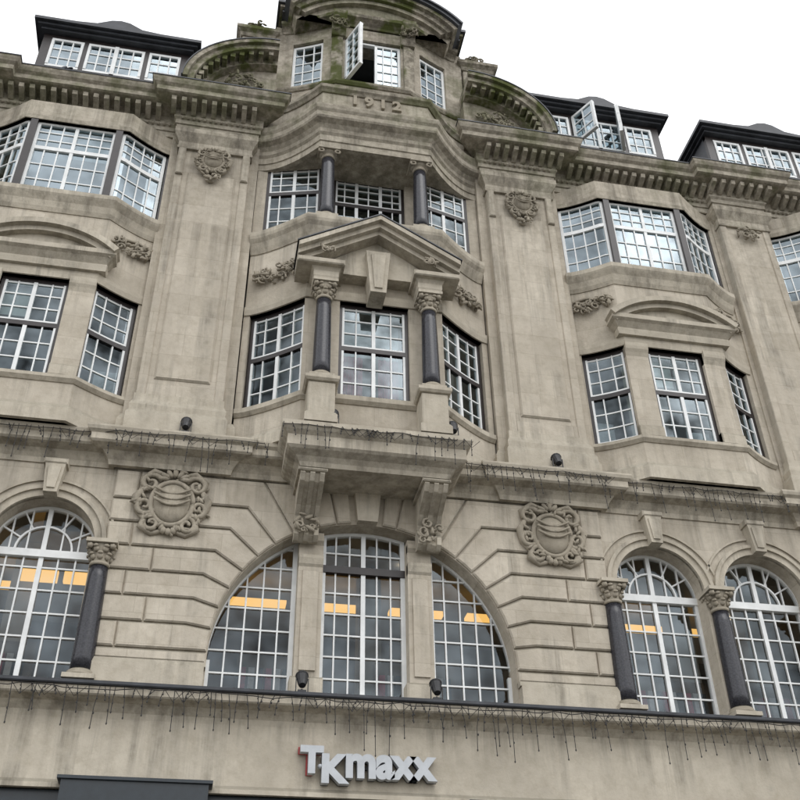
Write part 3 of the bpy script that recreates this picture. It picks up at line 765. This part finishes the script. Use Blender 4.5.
if True:
    for x in (-5.2,-4.5): box(lamp,x-.3,x+.3,2.2,2.3,9.3,9.5)
for x in [-8+2.3*i for i in range(9)]:
    box(intw,x-.7,x+.7,2.2,2.3,6.7,8.2)
    for k in range(9): box(curt if k%3==0 else net if k%3==1 else intd,x-.65+k*.14,x-.55+k*.14,1.95,2.19,7.0,7.9)

# ---------------------------------------------------------------- GROUND FLOOR
gc=[(-END,0),(END,0)]
sweep(trim,gc,[(-.05,6.28),(.03,6.28),(.05,6.36),(.1,6.42),(.14,6.46),(.30,6.5),(.32,6.52),(.32,6.62),(-.05,6.64)])
sweep(lead,gc,[(-.05,6.64),(.36,6.625),(.37,6.64),(.37,6.68),(-.05,6.735)])
fas=B("shop_fascia",TRIM,root); box(fas,-END,END,-.03,.4,5.42,6.28); fas.done()
sweep(trim,gc,[(.0,5.36),(.07,5.36),(.07,5.42),(.03,5.47),(.0,5.47)])
shop=B("shopfront_frames",DARK,root); sg=B("shopfront_glass",G1,root)
for x in [-13.2,-8.32,-3.1,3.17,8.32,13.2]:
    bbox(stone,x-.5,x+.5,-.12,.4,0,5.36,.03); bbox(trim,x-.58,x+.58,-.2,.4,0,.6,.03)
box(shop,-END,END,.05,.3,5.1,5.36)
for (a,b_) in ((-12.7,-8.82),(-7.82,-3.6),(-2.6,2.67),(3.67,7.82),(8.82,12.7)):
    n=3
    for i in range(n+1):
        x=a+(b_-a)*i/n; box(shop,x-.05,x+.05,.08,.22,.0,5.1)
    box(shop,a,b_,.07,.23,0,.45); box(shop,a,b_,.07,.23,2.6,2.72)
    sg.add([(a+CX,.15,.45),(b_+CX,.15,.45),(b_+CX,.15,5.1),(a+CX,.15,5.1)],[(0,1,2,3)])
bb=B("blind_box",DARK,root)
box(bb,-3.95,-2.1,-.32,-.03,5.0,5.40); box(bb,-4.0,-2.05,-.36,-.03,5.40,5.44); box(bb,1.4,2.7,-.25,-.03,4.9,5.36)
bb.done()
shop.done(); sg.done()
slab(ceil,-.02,.02,.42,9)
box(intd,-END+.2,END-.2,8.5,8.7,0,6.3)

for b in (stone,trim,rust,caps2,carve,white,black,g1,g2,g3,gran,caps,lead,slate,blind,curt,net,ceil,intw,intd,lamp,lamp2): b.done()

# ---------------------------------------------------------------- SIGN
sign=bpy.data.objects.new("shop_sign",None); col.objects.link(sign)
t1=text("letter_t","T",.47,(1.54,-.14,5.66),.05,SIGNW,sign,.026)
t2=text("letter_k","K",.50,(1.83,-.14,5.54),.05,SIGNW,sign,.026)
t3=text("letters_maxx","maxx",.60,(2.61,-.14,5.62),.05,SIGNW,sign,.026,0,.93)
for nm,o,m,dx in (("letter_t_return",t1,RED,-.02),("letter_k_return",t2,DARK,.0),("letters_maxx_return",t3,DARK,.0)):
    q=o.copy(); q.data=o.data.copy(); q.data.offset=.026; q.data.extrude=.02; q.data.materials.clear(); q.data.materials.append(m)
    q.name=nm; col.objects.link(q); q.parent=sign; q.location=(o.location.x+dx,-.07,o.location.z)
fx=B("fixings",METAL,sign)
for x in (1.54-CX,1.86-CX,2.3-CX,2.6-CX,2.9-CX,3.1-CX): box(fx,x-.02,x+.02,-.08,-.03,5.74,5.78)
fx.done()
dt=B("dots",SIGNW,sign)
for x,z in ((1.66,5.74),(2.06,5.74)): blob(dt,(x-CX,-.14,z),(.035,.05,.035),None,2)
dt.done()

# ---------------------------------------------------------------- STRING LIGHTS
def strings(name,xa,xb,yf,z,maxd,seed):
    b=B(name,WIRE); rd=random.Random(seed)
    x=xa; pts=[]
    while x<xb:
        pts.append((x,yf(x)+rd.uniform(-.01,.01),z-rd.uniform(0,.05))); x+=rd.uniform(.12,.3)
    tube(b,pts,.007,4)
    x=xa
    while x<xb:
        d=rd.choice((.15,.3,.45,.6))*maxd*rd.uniform(.7,1.2); dx=rd.uniform(-.07,.07); y=yf(x)
        p=[(x,y,z),(x+dx*.8,y+.01,z-d*.5),(x+dx,y,z-d)]
        tube(b,p,.0055,4)
        for k in (.3,.65,1): blob(b,(x+dx*k,y,z-d*k),(.012,.012,.02),None,1)
        if rd.random()<.3: tube(b,[(x,y,z),(x+.12,y,z-.16),(x+.26,y,z-.02)],.005,4)
        x+=rd.uniform(.06,.17)
    return b.done()
def yb(x):
    a=abs(x); return -1.21 if a<1.54 else (-.53 if a<4.08 else -.42)
strings("string_lights",-9,-1.57,yb,10.64,.9,1)
strings("string_lights",-1.5,1.5,yb,10.62,.8,2)
strings("string_lights",1.57,12,yb,10.64,.9,3)
strings("string_lights",-9,12,lambda x:-.38,6.6,1.05,4)

# ---------------------------------------------------------------- FLOODLIGHTS
def flood(x,y,z):
    b=B("floodlight",METAL)
    box(b,x-.06,x+.06,y-.05,y+.05,z,z+.025)
    post(b,x-.085,y,0,1,.03,.012,z+.02,z+.2); post(b,x+.085,y,0,1,.03,.012,z+.02,z+.2)
    lathe(b,x,y,[(.015,z),(.015,z+.05)],8)
    rot=Matrix.Rotation(rad(-30),3,'X'); v=[];f=[]
    for r,t in ((.05,-.1),(.07,-.04),(.085,.08),(.095,.09),(.095,.11),(.08,.1)):
        for i in range(12):
            a=2*math.pi*i/12; p=rot@Vector((r*math.cos(a),r*math.sin(a),t)); v.append((p.x+x+CX,p.y+y,p.z+z+.17))
    for k in range(5):
        for i in range(12): f.append((k*12+i,k*12+(i+1)%12,(k+1)*12+(i+1)%12,(k+1)*12+i))
    f+=[tuple(range(12)),tuple(range(60,72))]
    b.add(v,f); b.done()
for (x,y,z) in ((-3.0,-.44,10.73),(-.72,-1.1,10.70),(1.22,-1.1,10.70),(3.2,-.44,10.73),(-.95,-.3,6.69),(.98,-.3,6.69)): flood(x,y,z)

# ---------------------------------------------------------------- PIGEONS
def pigeon(x,y,z,ang):
    b=B("pigeon",PIG,None,True); rot=Matrix.Rotation(ang,3,'Z')
    def bl(c,r,t=0): 
        p=rot@Vector(c); blob(b,(x+p.x,y+p.y,z+p.z),r,rot@Matrix.Rotation(t,3,'Y'),2)
    bl((0,0,.13),(.13,.065,.07),-.35); bl((.1,0,.2),(.04,.035,.07),.3); bl((.125,0,.265),(.035,.028,.03)); bl((.165,0,.26),(.02,.008,.008))
    bl((-.15,0,.09),(.09,.035,.015),-.3); bl((-.02,.05,.13),(.11,.02,.05),-.35); bl((-.02,-.05,.13),(.11,.02,.05),-.35)
    for s in (-.025,.025):
        p0=rot@Vector((.01,s,.08)); p1=rot@Vector((.02,s,0)); tube(b,[(x+p0.x,y+p0.y,z+p0.z),(x+p1.x,y+p1.y,z+p1.z)],.007,5)
    b.done()
pigeon(-7.7,-.5,19.12,.4); pigeon(-6.35,-.5,19.12,2.5)

# ---------------------------------------------------------------- STREET
def plane(name,mat,x0,x1,y0,y1,z0,z1):
    b=B(name,mat); box(b,x0-CX,x1-CX,y0,y1,z0,z1); return b.done()
plane("ground",GRND,-600,600,-600,600,-.3,-.124)
plane("road",ASPH,-200,200,-11,-4,-.2,-.12)
plane("pavement",PAVE,-200,200,-3.85,-.0,-.2,-.0)
plane("pavement",PAVE,-200,200,-30,-11.15,-.2,-.0)
plane("kerb",KERB,-200,200,-4,-3.85,-.2,.003)
plane("kerb",KERB,-200,200,-11.15,-11,-.2,.003)
for y in (-4.3,-4.5,-10.7,-10.5): plane("road_marking",YEL,-200,200,y-.04,y+.04,-.15,-.116)

# ---------------------------------------------------------------- WORLD / SUN
w=bpy.data.worlds.new("World"); sc.world=w; w.use_nodes=True; nt=w.node_tree; nt.nodes.clear()
out=nt.nodes.new("ShaderNodeOutputWorld"); bg=nt.nodes.new("ShaderNodeBackground")
sky=nt.nodes.new("ShaderNodeTexSky"); sky.sky_type='NISHITA'; sky.sun_disc=False
sky.dust_density=6; sky.air_density=1.2; sky.ozone_density=1
hs=nt.nodes.new("ShaderNodeHueSaturation"); hs.inputs['Saturation'].default_value=.12
tc=nt.nodes.new("ShaderNodeTexCoord")
cl=noise_(nt,tc.outputs['Generated'],2.2,4,.55)
fl=mixc(nt,.8,hs.outputs[0],(12.8,12.9,13.1))
cloud=mixc(nt,ramp(nt,cl,.3,.7),(.80,.82,.85),(1.1,1.1,1.1))
fin=mixc(nt,1.0,fl,cloud,'MULTIPLY')
nt.links.new(sky.outputs[0],hs.inputs['Color']); nt.links.new(fin,bg.inputs[0]); bg.inputs[1].default_value=.14
nt.links.new(bg.outputs[0],out.inputs[0])
sl=bpy.data.lights.new("sun","SUN"); sl.energy=.6; sl.angle=rad(40); sl.color=(1,.98,.95)
so=bpy.data.objects.new("sun",sl); col.objects.link(so)
so.rotation_euler=Vector((.25,-.7,.85)).to_track_quat('Z','Y').to_euler()
sky.sun_elevation=math.atan2(.85,math.hypot(.25,.7)); sky.sun_rotation=math.atan2(.25,-.7)

# ---------------------------------------------------------------- CAMERA
p,ya,ro=rad(36.48),rad(11.64),rad(1.03)
h=Vector((math.sin(ya),math.cos(ya),0)); Z=Vector((0,0,1)); Rv=Vector((math.cos(ya),-math.sin(ya),0))
F=math.cos(p)*h+math.sin(p)*Z; U=-math.sin(p)*h+math.cos(p)*Z
ex=math.cos(ro)*Rv-math.sin(ro)*U; ey=math.sin(ro)*Rv+math.cos(ro)*U
cd=bpy.data.cameras.new("camera"); cd.sensor_width=36; cd.lens=36*1008.3/800; cd.clip_end=2000
co=bpy.data.objects.new("camera",cd); col.objects.link(co)
M=Matrix((ex,ey,-F)).transposed().to_4x4(); M.translation=Vector((0,-14,1.6)); co.matrix_world=M
sc.camera=co
sc.view_settings.view_transform='Standard'; sc.view_settings.look='None'; sc.view_settings.exposure=0
